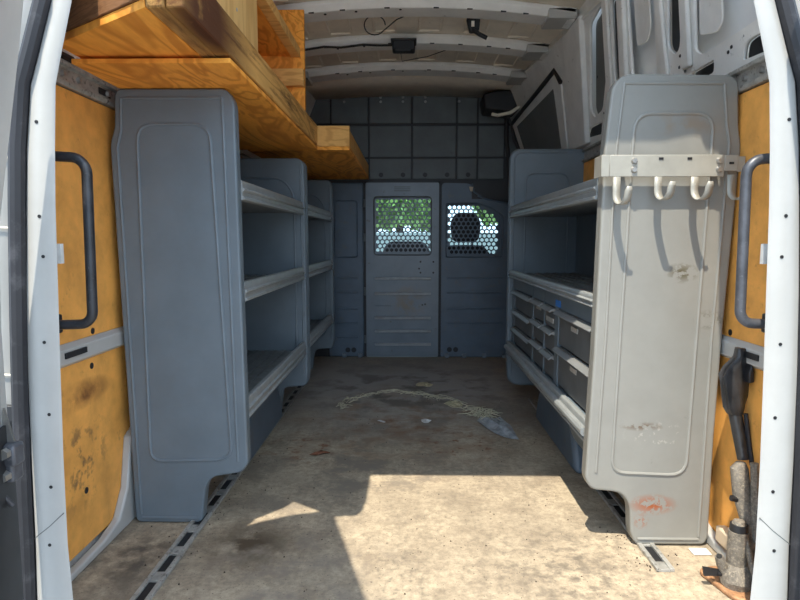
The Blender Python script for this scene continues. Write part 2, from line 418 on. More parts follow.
# roof bows
nb = 2
for yc, wd in ((2.81, .15), (3.29, .15), (3.79, .18)):
    b = MB(); rows = []
    for i in range(31):
        x = -.74+1.48*i/30; z = cz(x)
        prof = [(-.5, 0), (-.5, -.020), (-.36, -.045), (.36, -.045), (.5, -.020), (.5, 0)]
        rows.append([(x, yc+a*wd, z-.007+c) for a, c in prof])
    b.loft(rows); o = struct(b.build('trim_%d' % nb, M['white_in'], bevel=.004)); nb += 1
    b = MB()
    for sg in (-1, 1):
        b.box(*sorted((sg*.615, sg*.745)), yc-wd*.5, yc+wd*.5, cz(.7)-.053, cz(.7)-.006)
    b.build('bow_bracket', M['white'], o, bevel=.005)
    b = MB()
    for xc in (-.44, -.30, -.10, .12, .27, .42, .52):
        b.box(xc-.012, xc+.012, yc-wd*.38, yc-wd*.35, cz(xc)-.0535, cz(xc)-.046)
        b.cyl((xc+.06, yc-wd*.25, cz(xc)-.0535), (xc+.06, yc-wd*.25, cz(xc)-.05), .006, n=10)
    b.build('bow_slot', M['black'], o)

# ------------------------------------------------------------------ rear opening: pillars and header as one ring
RING = [(.764, -.03, .845), (.764, .069, .843), (.769, .20, .838), (.767, .40, .835), (.762, .60, .830), (.757, .77, .822), (.752, .95, .810), (.746, 1.07, .801),
        (.737, 1.20, .785), (.722, 1.26, .765), (.697, 1.368, .735), (.688, 1.50, .725), (.685, 1.65, .72), (.683, 1.80, .715), (.676, 1.89, .71), (.655, 1.935, .69), (.60, 1.945, .62), (.50, 1.925, .52)]
def ry(z): return 1.25+.04*min(1, max(0, (z-1.3)/.5))
def ring_rows(sg, dy=0):
    rows = []
    for xi, z, xo in RING:
        zo = z if z < 1.75 else z+.10; dq = .05 if z < 1.75 else .12
        rows.append([(sg*(xi+.085), ry(z)+.08, z), (sg*xi, ry(z)+.004, z), (sg*(xi+.004), ry(z), z), (sg*(xo-.004), ry(zo), zo), (sg*xo, ry(zo)+.004, zo), (sg*(xo+.004), ry(zo)+dq, zo)])
    return rows
for side, sg in (('left', -1), ('right', 1)):
    b = MB(); b.grid(ring_rows(sg)); p = struct(b.build('trim_%d' % nb, M['white'], smooth=True, ang=50, solid=.004)); nb += 1
    # rubber seal outside it
    b = MB(); rows = []
    for xi, z, xo in RING[:-1]:
        bul = .006*sin(z*7)
        cx, cy = sg*(xo+.016+bul*.3), ry(z)-.004
        rows.append([(cx+(.017 if j % 1 == 0 else 0)*cos(2*pi*j/10), cy+.017*sin(2*pi*j/10), z) for j in range(10)])
    b.loft(rows); b.build('rubber_seal', M['seal'], p)
    # outer jamb beyond the seal
    b = MB(); rows = []
    for xi, z, xo in RING[:-1]:
        rows.append([(sg*(xo+.006), ry(z)+.03, z), (sg*(xo+.20), ry(z)+.03, z), (sg*(xo+.22), ry(z)+.10, z)])
    b.grid(rows); b.build('outer_jamb', M['white'], p, solid=.004)
    b = MB()
    for dx, zz in ((.03, 1.125), (.022, .845), (.030, .93), (.026, .66), (.02, .50), (.026, .335), (.035, .20)):
        xi = min(RING, key=lambda q: abs(q[1]-zz))[0]
        b.cyl((sg*(xi+dx), ry(zz)-.003, zz), (sg*(xi+dx), ry(zz)+.001, zz), .0038, n=10)
    b.build('screw_hole', M['black'], p)
    b = MB(); b.box(*sorted((sg*.772, sg*.80)), 1.30, 1.312, .828, .872)
    b.build('sticker', M['paper'], p)
    # panel joint across the pillar foot
    b = MB(); b.tube([(sg*.768, 1.2485, .275), (sg*.80, 1.2485, .245), (sg*.838, 1.2485, .215)], .0012, 6); b.build('joint_line', M['recess'], p)
    if sg < 0:
        b = MB(); b.box(-1.02, -.862, 1.262, 1.275, -.05, .515); dgp = b.build('hinge_recess', M['dark_gap'], p, bevel=.003)
        b = MB()
        for zz, in ((1.055,), (.905,), (.58,)): b.tube([(-.845, 1.272, zz), (-.95, 1.272, zz+.006)], .0022, 6)
        b.build('jamb_crease', M['ceil'], p)
# header
b = MB(); rows = []
for i in range(21):
    x = -.535+1.07*i/20; z = 1.925-.004*(1-(x/.535)**2)
    rows.append([(x, ry(z)+.08, z), (x, ry(z)+.004, z), (x, ry(z), z+.004), (x, ry(z), z+.09), (x, ry(z)+.12, z+.09)])
b.grid(rows); struct(b.build('trim_%d' % nb, M['white'], solid=.004, ang=50)); nb += 1

# open rear doors (out to the sides of the picture; the left one throws its shade on floor and pillar)
def rear_door(name, sg, slope):
    o = thing(name, '', '', (sg*.88, 1.17, -.05)); del o['label']; del o['category']; struct(o)
    def P(u, z, t):
        lean = .0 if z < .85 else .09*(z-.85)/.495 if z < 1.345 else .09+.03*(z-1.345)/.125 if z < 1.47 else .12+.013*(z-1.47)/.43
        k = sqrt(1+slope*slope)
        x = .825-lean-slope*u/k; y = 1.17-u/k
        return (sg*(x+t/k), y+t*slope/k*-1, z)
    zs = [-.05, .2, .45, .7, .9, 1.1, 1.25, 1.4, 1.5, 1.6, 1.7, 1.8, 1.86, 1.90]
    def u0(z): return 0 if z < 1.25 else .17*((z-1.25)/.65)**1.6
    b = MB()
    rings = []
    for z in zs:
        a, e = u0(z), .76-(.06*max(0, (z-1.6)/.3)**2)
        us = [a+(e-a)*i/6 for i in range(7)]
        rings.append([P(u, z, 0) for u in us]+[P(u, z, .05) for u in us[::-1]])
    b.loft(rings); b.build('door_skin', M['white'], o)
    b = MB(); b.prism([P(.15, .1, -.002), P(.62, .1, -.002), P(.62, .7, -.002), P(.15, .7, -.002)], (sg*-.012, 0, 0)); b.build('inner_board', M['lining'], o)
    b = MB(); b.prism([P(.0, -.05, -.002), P(.14, -.05, -.002), P(.14, .51, -.002), P(.0, .51, -.002)], (sg*-.006, 0, 0)); b.build('edge_cover', M['dark_gap'], o)
rear_door('door_2', -1, .30)
rear_door('door_3', 1, -.15)

d2 = bpy.data.objects['door_2']
b = MB(); b.box(-.835, -.790, 1.125, 1.16, .395, .455); b.box(-.815, -.782, 1.12, 1.155, .43, .475); lt = b.build('latch', M['handle_bar'], d2, bevel=.006)
for xx, zz in ((-.797, .460), (-.803, .412)):
    b = MB(); b.cyl((xx, 1.108, zz), (xx, 1.126, zz), .011, n=6); b.build('latch_bolt', M['steel'], lt)
b = MB(); b.prism([(-.812, 1.14, .545), (-.794, 1.14, .475), (-.818, 1.14, .475)], (0, .006, 0)); b.build('latch_tongue', M['steel'], lt)
b = MB(); b.tube([(-.818, 1.13, .60), (-.815, 1.12, .52), (-.825, 1.12, .455)], .009, 8); b.build('hose', M['handle_bar'], d2)
b = MB(); b.tube([(-.84, 1.12, .36), (-.805, 1.115, .375), (-.795, 1.125, .35)], .005, 8); b.build('cable', M['handle_bar'], d2)

# ------------------------------------------------------------------ bulkhead
def hexgrill(name, x0, x1, z0, z1, y, holed, mt, parent, wsp=.0345, rin=.0143):
    b = MB(); R = wsp/sqrt(3); pts = {}
    def vt(p):
        k = (round(p[0], 4), round(p[1], 4))
        if k not in pts: pts[k] = b.bm.verts.new((p[0], y, p[1]))
        return pts[k]
    nr = int((z1-z0)/(1.5*R))+2; nc = int((x1-x0)/wsp)+2
    for r in range(-1, nr):
        for c in range(-1, nc):
            cx = x0+(c+.5*(r % 2))*wsp; cz_ = z1-r*1.5*R
            out = [(cx+R*cos(pi/2+j*pi/3), cz_+R*sin(pi/2+j*pi/3)) for j in range(6)]
            ov = [vt(p) for p in out]
            try:
                if holed(cx, cz_):
                    iv = [b.bm.verts.new((cx+rin*cos(pi/2+j*pi/3), y, cz_+rin*sin(pi/2+j*pi/3))) for j in range(6)]
                    for j in range(6): b.bm.faces.new((ov[j], ov[(j+1) % 6], iv[(j+1) % 6], iv[j]))
                else: b.bm.faces.new(ov)
            except ValueError: pass
    # trim what sticks out past the opening behind the frame
    return b.build(name, mt, parent, smooth=False, solid=.003)

W2 = (.276, .712, .752, 1.156)   # right window opening
wf = MB()
wf.box(-.93, .93, 4.405, 4.43, 1.31, 1.96)
wf.box(-.93, -.33, 4.405, 4.43, 0, 1.312)
wf.box(.228, W2[0], 4.405, 4.43, 0, 1.312); wf.box(W2[1], .93, 4.405, 4.43, 0, 1.312)
wf.box(W2[0], W2[1], 4.405, 4.43, 0, W2[2]); wf.box(W2[0], W2[1], 4.405, 4.43, W2[3], 1.312)
wall_front = struct(wf.build('wall_front', M['black'], smooth=False))  # black base paints the shade into the grooves between the pressed panels
cols = [(-.92, -.575), (-.565, -.300), (-.288, .014), (.026, .340), (.352, .492), (.504, .69), (.70, .9)]
rowsz = [(1.325, 1.472), (1.484, 1.706), (1.722, 1.925)]
for i, (z0, z1) in enumerate(rowsz):
    for j, (x0, x1) in enumerate(cols):
        if i == 0 and j == 6: continue
        d = .014 if i == 2 else .008
        b = MB(); b.box(x0, x1, 4.404-d, 4.404, z0, z1); b.build('pressed_panel', M['bulk_up'], wall_front, bevel=.005)
b = MB()
for x in (-.206, -.045, .117, .278, .431): b.cyl((x, 4.392, 1.355), (x, 4.397, 1.355), .017, n=14)
b.build('access_hole', M['black'], wall_front)
b = MB()
for x, z in ((-.47, 1.875), (-.206, 1.875), (-.045, 1.875), (.117, 1.875), (.36, 1.875)): b.cyl((x, 4.388, z), (x, 4.380, z), .010, .008, n=12)
for x, z in ((-.206, 1.905), (-.045, 1.905), (.117, 1.905)): b.cyl((x, 4.388, z), (x, 4.376, z), .010, .008, n=12)
b.build('bolt', M['steel'], wall_front)
# left lower panel
b = MB(); b.box(-.60, -.338, 4.388, 4.404, .005, 1.298); lp = b.build('side_panel', M['bulk'], wall_front, bevel=.01)
b = MB(); b.prism([(x, 4.388, z) for x, z in rpoly([(-.545, .755), (-.385, .755), (-.385, 1.165), (-.545, 1.165)], .025)], (0, -.008, 0))
for z in (.598, .49, .37, .26, .15): b.box(-.545, -.385, 4.374, 4.390, z-.006, z+.006)
b.build('pressed_rib', M['bulk'], lp, bevel=.003)
b = MB(); b.tube([(x, 4.384, z) for x, z in rpoly([(-.545, .755), (-.385, .755), (-.385, 1.165), (-.545, 1.165)], .025)], .007, 8, closed=True); b.build('raised_bead', M['bulk'], lp)
b = MB()
for x in (-.46, -.415): b.cyl((x, 4.3885, .055), (x, 4.385, .055), .019, n=14)
for x in (.305, .352): b.cyl((x, 4.3885, .06), (x, 4.385, .06), .019, n=14)
b.build('drain_hole', M['black'], wall_front)
# right lower panel with its curved top and mesh window
def rp_holes(x, z): 
    return .285 < x < .66 and .765 < z < 1.135 and (x < .50 or z < 1.135-(x-.50)*.55)
rpoly_out = rpoly([(.240, .006), (.74, .006), (.74, 1.148), (.52, 1.192), (.462, 1.292), (.240, 1.298)], [.01, .01, .02, .06, .05, .03])
b = holed_plate(rpoly_out, [rpoly([(.276, .755), (.675, .755), (.675, 1.06), (.60, 1.12), (.50, 1.15), (.276, 1.15)], .02)], lambda u, v, w: (u, 4.396+w, v), .016)
rp = b.build('side_panel', M['bulk'], wall_front, bevel=.004)
b = MB(); b.tube([(x, 4.384, z) for x, z in rpoly([(.276, .755), (.69, .755), (.69, 1.06), (.60, 1.12), (.50, 1.15), (.276, 1.15)], .02)], .006, 8, closed=True); b.build('window_bead', M['bulk'], rp)
hexgrill('mesh_window', .30, .70, .77, 1.12, 4.407, rp_holes, M['bulk'], wall_front)
b = MB(); b.box(.46, .745, 4.383, 4.387, 1.18, 1.305); b.build('shadow_gap', M['black'], wall_front)  # black sheet standing in for the dark void above the panel edge
b = MB(); b.tube([(.50, 4.375, 1.20), (.60, 4.375, 1.165), (.735, 4.375, 1.145)], .006, 8); b.tube([(.46, 4.38, 1.29), (.475, 4.38, 1.23), (.53, 4.38, 1.195)], .006, 8)
b.build('edge_bead', M['bulk'], rp)
b = MB()
for z in (.598, .49, .37, .26): b.box(.285, .70, 4.374, 4.390, z-.006, z+.006)
b.build('pressed_rib', M['bulk'], rp, bevel=.003)
b = MB()
for x in (.27, .40, .55, .70): b.box(x, x+.03, 4.36, 4.39, .001, .03)
for x in (-.50, -.38): b.box(x, x+.03, 4.36, 4.39, .001, .03)
b.build('foot_clip', M['bulk_door'], wall_front, bevel=.003)
# centre door
D1 = struct(thing('door_1', 'x', 'x', (-.05, 4.39, 0))); del D1['label']; del D1['category']
dop = rpoly([(-.258, .770), (.163, .770), (.163, 1.196), (-.258, 1.196)], .03)
b = holed_plate(rpoly([(-.318, .008), (.219, .008), (.219, 1.297), (-.318, 1.297)], .012), [dop], lambda u, v, w: (u, 4.380+w, v), .03)
ds = b.build('door_slab', M['bulk_door'], D1, bevel=.005)
b = MB(); b.tube([(x, 4.366, z) for x, z in dop], .005, 8, closed=True); b.build('window_bead', M['bulk_up'], ds)
hexgrill('mesh_window', -.232, .17, .78, 1.165, 4.398, lambda x, z: -.243 < x < .150 and .785 < z < 1.185, M['bulk_door'], D1)
for z, l in ((.598, 0), (.485, 0), (.304, 0), (.205, 0), (.106, 0)):
    b = MB(); b.box(-.255, .165, 4.334, 4.367, z-.009, z+.009); b.build('pressed_rib', M['bulk_rib'], ds, bevel=.004)
b = MB(); b.box(-.25, -.13, 4.359, 4.367, .39, .396); b.box(-.30, .20, 4.357, 4.367, .018, .026); b.build('kick_strip', M['bulk_door'], ds, bevel=.002)
b = MB()
for x, z in ((.085, .72), (.085, .64), (.18, .72), (.18, .64), (.075, .67), (.10, .40), (.12, .405)): b.cyl((x, 4.3655, z), (x, 4.363, z), .007, n=10)
b.build('rivet_hole', M['black'], ds)
b = MB()
for k in range(3): b.box(-.11, .01, 4.361, 4.367, 1.235+k*.014, 1.240+k*.014)
b.build('vent_slot', M['bulk_up'], ds)
b = MB()
for z in (.14, .5, .9, 1.15): b.cyl((-.327, 4.372, z-.03), (-.327, 4.372, z+.03), .009, n=10)
b.build('hinge', M['bulk_up'], D1)
b = MB(); b.box(.215, .236, 4.394, 4.404, .002, 1.312); b.box(-.338, -.312, 4.394, 4.404, .002, 1.312); b.box(-.33, .23, 4.394, 4.404, 1.285, 1.318); b.build('door_gap', M['black'], wall_front)
o = thing('hanging_tag', 'small beige paper tag poking out beside the dark bulkhead window panel', 'tag', (.455, 4.37, 1.25))
b = MB(); b.prism([(.438, 4.372, 1.268), (.468, 4.368, 1.266), (.462, 4.366, 1.232), (.446, 4.37, 1.235)], (0, .003, 0)); b.build('paper', M['tag'], o)

# cab beyond the bulkhead
def cabbox(name, mt, *bx):
    b = MB()
    for q in bx: b.box(*q)
    return struct(b.build(name, M[mt], smooth=False))
cabbox('wall_cab_left', 'black', (-1.0, -.95, 4.44, 6.1, -.3, .60), (-1.0, -.95, 4.44, 4.8, .60, 1.7), (-1.0, -.95, 5.8, 6.1, .6, 1.7))
cabbox('wall_cab_right', 'black', (.95, 1.0, 4.44, 6.1, -.3, .60), (.95, 1.0, 4.44, 4.8, .60, 1.7), (.95, 1.0, 5.8, 6.1, .6, 1.7))
cabbox('ceiling_cab', 'black', (-1.0, 1.0, 4.44, 6.0, 1.72, 1.76))
cabbox('floor_cab', 'black', (-1.0, 1.0, 4.44, 6.4, -.34, -.30))
cabbox('wall_cab_front', 'black', (-1.0, 1.0, 6.35, 6.4, -.3, .66))
b = MB(); b.prism([(-.93, 6.30, .70), (.93, 6.30, .70), (.93, 6.02, 1.72), (-.93, 6.02, 1.72)], (0, .006, .001)); struct(b.build('window_1', M['glass']))
o = thing('dashboard', 'black dashboard with rounded cowl beyond the mesh window of the bulkhead door', 'dashboard', (0, 5.9, -.299))
b = MB(); b.prism([(-.94, 5.75, -.299), (-.94, 5.70, .62), (-.94, 5.85, .70), (-.94, 6.29, .69), (-.94, 6.29, -.299)], (1.88, 0, 0)); b.build('dash_body', M['black'], o, bevel=.02)
b = MB(); b.prism([(x, 5.72, z) for x, z in rpoly([(-.27, .66), (.22, .66), (.20, .80), (.14, .868), (-.19, .868), (-.25, .80)], .05)], (0, .2, 0)); b.build('cowl', M['black'], o, bevel=.015)
def seat(xc, name, label, head=True):
    o = thing(name, label, 'seat', (xc, 4.8, -.3))
    b = MB(); b.box(xc-.24, xc+.24, 4.78, 5.25, -.299, .26); b.build('seat_cushion', M['seat'], o, bevel=.05, seg=3)
    b = MB(); b.prism([(x, 4.72, z) for x, z in rpoly([(xc-.24, .2), (xc+.24, .2), (xc+.25, .70), (xc+.14, .84), (xc-.14, .84), (xc-.25, .70)], .05)], (0, .13, 0)); b.build('backrest', M['seat'], o, bevel=.03, seg=3)
    if head:
        b = MB(); b.prism([(x, 4.76, z) for x, z in rpoly([(xc-.105, .868), (xc+.105, .868), (xc+.125, 1.02), (xc+.08, 1.10), (xc-.08, 1.10), (xc-.125, 1.02)], .04)], (0, .10, 0)); h = b.build('headrest', M['seat'], o, bevel=.03, seg=3)
        for dx in (-.05, .05):
            b = MB(); b.cyl((xc+dx, 4.81, .80), (xc+dx, 4.81, .90), .006); b.build('headrest_post', M['steel'], h)
seat(.455, 'cab_seat', 'black cab seat whose headrest shows through the right bulkhead mesh')

# outside
b = MB(); b.box(-40, 40, -30, 60, -.75, -.70); struct(b.build('ground', M['ground'], smooth=False))
b = MB(); b.box(-14, 14, 22, 22.3, -.70, 1.15); struct(b.build('wall_outside', M['fence'], smooth=False))
def tree(x, y, h, r, label, seed):
    rng = random.Random(seed)
    o = thing('leafy_tree', label, 'tree', (x, y, -.70), 'trees in front of the van')
    b = MB(); b.tube([(x, y, -.70), (x+.1, y, h*.3), (x, y, h*.6)], [.22, .16, .08], 10); b.build('trunk', M['bark'], o)
    b = MB()
    for i in range(2600):
        a = rng.uniform(0, 2*pi); c = rng.uniform(-.8, 1); rad = r*rng.uniform(.55, 1)
        s = sqrt(max(0, 1-c*c)); p = Vector((x+rad*s*cos(a), y+rad*s*sin(a), h*.62+rad*c*h*.42/r))
        d = Vector((rng.gauss(0, 1), rng.gauss(0, 1), rng.gauss(0, 1))).normalized(); e = d.cross(Vector((.3, .5, 1))).normalized(); L = rng.uniform(.2, .42)
        b.bm.faces.new([b.bm.verts.new(p+q) for q in (d*L, e*L*.6, -d*L, -e*L*.6)])
    b.build('crown', M['leaf'], o, smooth=False)
tree(-.5, 26, 4.7, 2.3, 'leafy green tree filling the mesh window of the bulkhead door', 1)
tree(4.9, 27, 5.4, 2.3, 'leafy green tree behind the right edge of the right bulkhead mesh', 2)

# ------------------------------------------------------------------ shelving units
def end_panel(par, outline, y, depth, bead, rim, mt, side):
    """pressed end panel facing the rear: outline polygon, rounded edges, raised beads"""
    b = MB(); b.prism([(x, y, z) for x, z in outline], (0, depth, 0))
    p = b.build('end_panel', M[mt], par, bevel=.012, seg=4)
    b = MB()
    if bead: b.tube([(x, y+.0012, z) for x, z in bead], .0055, 8, closed=True)
    for r in rim: b.tube([(x, y+.0012, z) for x, z in r], .005, 8)
    b.build('raised_bead', M[mt], p)
    return p

def shelf(par, sg, x, y0, y1, z0, z1, name='shelf', depth=.36, back=.86):
    """tray with a front lip; x is the aisle edge, sg the wall side"""
    b = MB(); b.box(*sorted((x+sg*.014, sg*back)), y0, y1, z0+.008, z0+.02)
    for k in range(7):
        xx = x+sg*(.05+.045*k); b.box(*sorted((xx, xx+sg*.010)), y0, y1, z0+.02, z0+.024)
    s = b.build(name, M['shelf_deck'], par)
    h = z1-z0
    b = MB(); pr = [(0, z0), (.022, z0), (.022, z1-.012), (.018, z1), (.004, z1), (0, z1-.006), (0, z0+h*.62), (-.007, z0+h*.56), (-.007, z0+h*.48), (0, z0+h*.42), (0, z0+h*.2), (-.005, z0+h*.14), (-.005, z0+.002)]
    b.prism([(x+sg*a, y0, z) for a, z in pr], (0, y1-y0, 0))
    b.build('front_lip', M['shelf_edge'], s, bevel=.0015)
    return s

# left, near unit
LP = [(-.852, .002), (-.636, .002), (-.622, .118), (-.600, .150), (-.508, .165), (-.488, .19), (-.494, .74), (-.497, 1.06), (-.499, 1.28), (-.52, 1.317), (-.845, 1.318), (-.857, 1.30), (-.861, 1.205), (-.877, 1.165)]
LP = [(x-.008 if x > -.65 else x, z) for x, z in LP]
LPr = rpoly(LP, [.02, .02, .03, .03, .02, .02, 0, 0, .03, .03, .02, .02, .02, .03])
u = thing('shelving_unit', 'grey steel shelving unit with a tall blank end panel under the wooden rack', 'shelving', (-.68, 1.76, 0), 'grey steel shelving units')
bead = rpoly([(-.797, .20), (-.545, .207), (-.582, 1.216), (-.795, 1.216)], [.04, .05, .05, .05])
end_panel(u, LPr, 1.752, .042, bead, [[(-.834, .03), (-.855, 1.15), (-.842, 1.20), (-.838, 1.288)], [(-.527, .2), (-.543, 1.290)], [(-.838, 1.290), (-.543, 1.290)], [(-.83, .018), (-.655, .018)]], 'shelf', -1)
FL = rpoly([(-.86, .02), (-.64, .02), (-.62, .16), (-.50, .17), (-.49, .22), (-.493, 1.24), (-.52, 1.265), (-.86, 1.265)], [.02, .02, .03, .02, .02, .03, .03, .02])
end_panel(u, FL, 2.82, .035, rpoly([(-.80, .25), (-.545, .25), (-.545, 1.10), (-.60, 1.17), (-.80, 1.17)], .05), [[(-.512, .23), (-.512, 1.235)]], 'shelf', -1)
for z0, z1 in ((1.0, 1.06), (.692, .752), (.325, .388)): shelf(u, -1, -.502, 1.794, 2.82, z0, z1)
b = MB(); b.box(-.868, -.861, 1.794, 2.82, .30, 1.26); b.build('back_panel', M['shelf'], u)
# left, far unit
u = thing('shelving_unit', 'smaller looking grey shelving unit beside the bulkhead, beyond the tall blank panel', 'shelving', (-.68, 2.90, 0), 'grey steel shelving units')
end_panel(u, FL, 2.872, .03, None, [[(-.512, .23), (-.512, 1.235)]], 'shelf', -1)
end_panel(u, FL, 3.83, .035, rpoly([(-.80, .25), (-.545, .25), (-.545, 1.10), (-.60, 1.17), (-.80, 1.17)], .05), [[(-.512, .23), (-.512, 1.235)]], 'shelf', -1)
for z0, z1 in ((1.0, 1.06), (.692, .752), (.34, .40)): shelf(u, -1, -.502, 2.902, 3.83, z0, z1)
b = MB(); b.box(-.868, -.861, 2.902, 3.83, .30, 1.26); b.build('back_panel', M['shelf'], u)

# right unit
RP = [(.492, .198), (.506, .575), (.515, 1.122), (.529, 1.29), (.561, 1.322), (.852, 1.318), (.874, 1.30), (.880, 1.18), (.890, 1.134), (.868, .632), (.86, .318), (.859, .025), (.848, .004), (.643, .004), (.628, .034), (.622, .124), (.595, .160), (.51, .168)]
RP = [(x+.013 if x < .66 else x+.005, z) for x, z in RP]
RPr = rpoly(RP, [.02, 0, 0, .03, .03, .02, .02, .02, .02, 0, 0, .015, .015, .015, .02, .03, .03, .02])
u = thing('shelving_unit', 'grey steel shelving unit behind the sunlit rust-spotted end panel with hooks', 'shelving', (.68, 1.65, 0), 'grey steel shelving units')
bead = rpoly([(.579, .22), (.790, .212), (.817, 1.218), (.606, 1.218)], [.04, .05, .05, .05])
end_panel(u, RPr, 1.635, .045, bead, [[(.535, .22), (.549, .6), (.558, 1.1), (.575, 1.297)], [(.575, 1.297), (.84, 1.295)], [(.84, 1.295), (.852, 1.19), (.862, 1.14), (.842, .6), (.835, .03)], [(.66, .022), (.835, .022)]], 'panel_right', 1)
FR = rpoly([(.905, .11), (.56, .11), (.525, .14), (.515, .30), (.515, 1.31), (.545, 1.345), (.905, 1.345)], [.02, .03, .03, 0, .04, .04, .02])
end_panel(u, FR, 3.085, .035, rpoly([(.60, .4), (.82, .4), (.82, 1.22), (.60, 1.22)], .05), [[(.54, .16), (.54, 1.30), (.565, 1.325), (.87, 1.325)]], 'shelf', 1)
shelf(u, 1, .524, 1.68, 3.085, .992, 1.055, back=.865)
shelf(u, 1, .524, 1.68, 3.085, .688, .725, back=.865)
shelf(u, 1, .518, 1.68, 3.085, .288, .352, back=.865)
b = MB(); b.box(.866, .873, 1.68, 3.085, .28, 1.04); b.build('back_panel', M['shelf'], u)
b = MB(); b.prism([(.56, 1.70, .287), (.56, 2.15, .287), (.60, 2.10, .16), (.64, 1.95, .11), (.64, 1.70, .11)], (.02, 0, 0)); b.build('side_skirt', M['shelf'], u, bevel=.005)
b = MB(); b.tube([(.514, 1.684, .322), (.514, 3.08, .322)], .0135, 10); b.build('bumper_rail', M['shelf_edge'], u)

# drawer cabinet on the bottom shelf
cb = thing('drawer_cabinet', 'dark grey steel drawer cabinet sitting on the bottom right shelf', 'cabinet', (.70, 2.35, .313))
b = MB()
X0 = .547
b.box(X0+.02, .855, 1.69, 3.06, .314, .684)
for y0, y1 in ((1.69, 1.70), (2.135, 2.185), (2.355, 2.372), (2.57, 2.60), (3.03, 3.06)): b.box(X0-.004, X0+.02, y0, y1, .314, .684)
b.box(X0-.003, X0+.02, 1.69, 3.06, .632, .684); b.box(X0-.003, X0+.02, 1.69, 3.06, .314, .345)
b.build('cabinet_body', M['shelf'], cb, bevel=.002)
b = MB(); b.box(X0-.0045, X0-.003, 2.11, 2.18, .638, .662); b.build('blue_sticker', M['blue'], cb)
def drawer(y0, y1, z0, z1, lab=None):
    b = MB(); b.box(X0-.001, X0+.018, y0+.004, y1-.004, z0+.004, z1-.002); d = b.build('drawer', M['drawer'], cb, bevel=.002)
    b = MB(); pr = [(X0-.001, z1-.004), (X0-.001, z1-.020), (X0-.012, z1-.014), (X0-.024, z1-.020), (X0-.027, z1-.015), (X0-.012, z1-.004)]
    b.prism([(x, y0+.002, z) for x, z in pr], (0, y1-y0-.004, 0)); b.build('handle', M['handle_grey'], d, bevel=.002)
    if lab:
        yc, zc, w_, h_ = lab; b = MB(); b.box(X0-.0035, X0-.001, yc-w_/2, yc+w_/2, zc-h_/2, zc+h_/2); b.build('label_holder', M['label'], d)
for z0, z1 in ((.53, .627), (.44, .528), (.35, .438)): drawer(2.60, 3.03, z0, z1)
drawer(2.372, 2.57, .545, .63, (2.47, .60, .09, .018)); drawer(2.372, 2.57, .455, .543); drawer(2.372, 2.57, .35, .453, (2.47, .43, .09, .018))
drawer(2.185, 2.355, .545, .63, (2.27, .575, .11, .018)); drawer(2.185, 2.355, .452, .543); drawer(2.185, 2.355, .35, .45)
drawer(1.70, 2.135, .50, .632, (1.93, .585, .075, .016)); drawer(1.70, 2.135, .35, .498, (1.93, .45, .075, .016))

# dark rag of clutter on the middle right shelf
o = tag(MB().box(.70, .84, 1.86, 2.10, .713, .745).build('parts_tray', M['chip'], bevel=.01), 'low dark brown tray lying on the middle right shelf', 'tray')

# hook rail bolted to the sunlit panel
hr = thing('hook_rail', 'cream steel rail with four curled hooks across the sunlit right panel', 'hooks', (.70, 1.60, 1.045))
b = MB()
b.box(.531, .832, 1.597, 1.601, 1.047, 1.104)
b.box(.832, .868, 1.597, 1.601, 1.062, 1.103); b.box(.868, .888, 1.600, 1.604, 1.06, 1.10)
b.box(.509, .531, 1.597, 1.601, 1.047, 1.104); b.box(.509, .512, 1.60, 1.66, 1.047, 1.104)
b.box(.56, .575, 1.601, 1.6345, 1.055, 1.095); b.box(.81, .825, 1.601, 1.6345, 1.055, 1.095)
b.build('plate', M['hook'], hr, bevel=.0015)
for xx, zz in ((.595, 1.088), (.595, 1.065), (.818, 1.088), (.818, 1.065)):
    b = MB(); b.cyl((xx, 1.597, zz), (xx, 1.590, zz), .009, .006, 14); b.build('screw', M['steel'], hr)
for xx, zz in ((.665, 1.094), (.74, 1.094), (.85, 1.082)):
    b = MB(); b.box(xx-.006, xx+.006, 1.5955, 1.5975, zz-.003, zz+.003); b.build('slot', M['black'], hr)
for k, xx in enumerate((.551, .660, .756, .852)):
    b = MB(); path = [(1.599, 1.052)]
    low = .985 if k else .973
    path += [(1.598, low+.035)]
    for j in range(9):
        a = pi*j/8; path.append((1.570+.028*cos(a), low+.028-.028*sin(a)))
    path.append((1.540, low+.034)); path.append((1.537, low+.044))
    rows = []
    hw = .0098
    for i, (y, z) in enumerate(path):
        ww = hw*(.6 if i == len(path)-1 else 1)
        sh = .20*max(0, 1.598-y)
        rows.append([(xx-ww+sh, y, z), (xx+ww+sh, y, z)])
    b.grid(rows); b.build('hook', M['hook'], hr, solid=.0025, bevel=0)

# wheel arches, sill strips
for side, sg in (('left', -1), ('right', 1)):
    w = walls[side]
    b = MB(); pl = rpoly([(2.15, 0), (2.22, .16), (2.35, .26), (2.65, .26), (2.80, .16), (2.87, 0)], [0, .08, .08, .08, .08, 0])
    b.prism([(sg*.625, y, z) for y, z in pl], (sg*.265, 0, 0)); b.build('wheel_arch', M['bulk'], w, bevel=.02, seg=3)
    b = MB(); b.prism([(sg*.868, y, z) for y, z in ((1.33, 0.), (1.33, .016), (1.60, .024), (1.69, .045), (1.745, .12), (1.78, .27), (1.95, .34), (1.95, 0.))], (sg*.026, 0, 0)); b.build('sill_strip', M['white'], w, bevel=.006, seg=3)
    b = MB(); b.prism([(sg*.862, 1.95, 0), (sg*.862, 4.38, 0), (sg*.862, 4.38, .04), (sg*.862, 1.95, .04)], (sg*.032, 0, 0)); b.build('sill_strip', M['white'], w, bevel=.008)

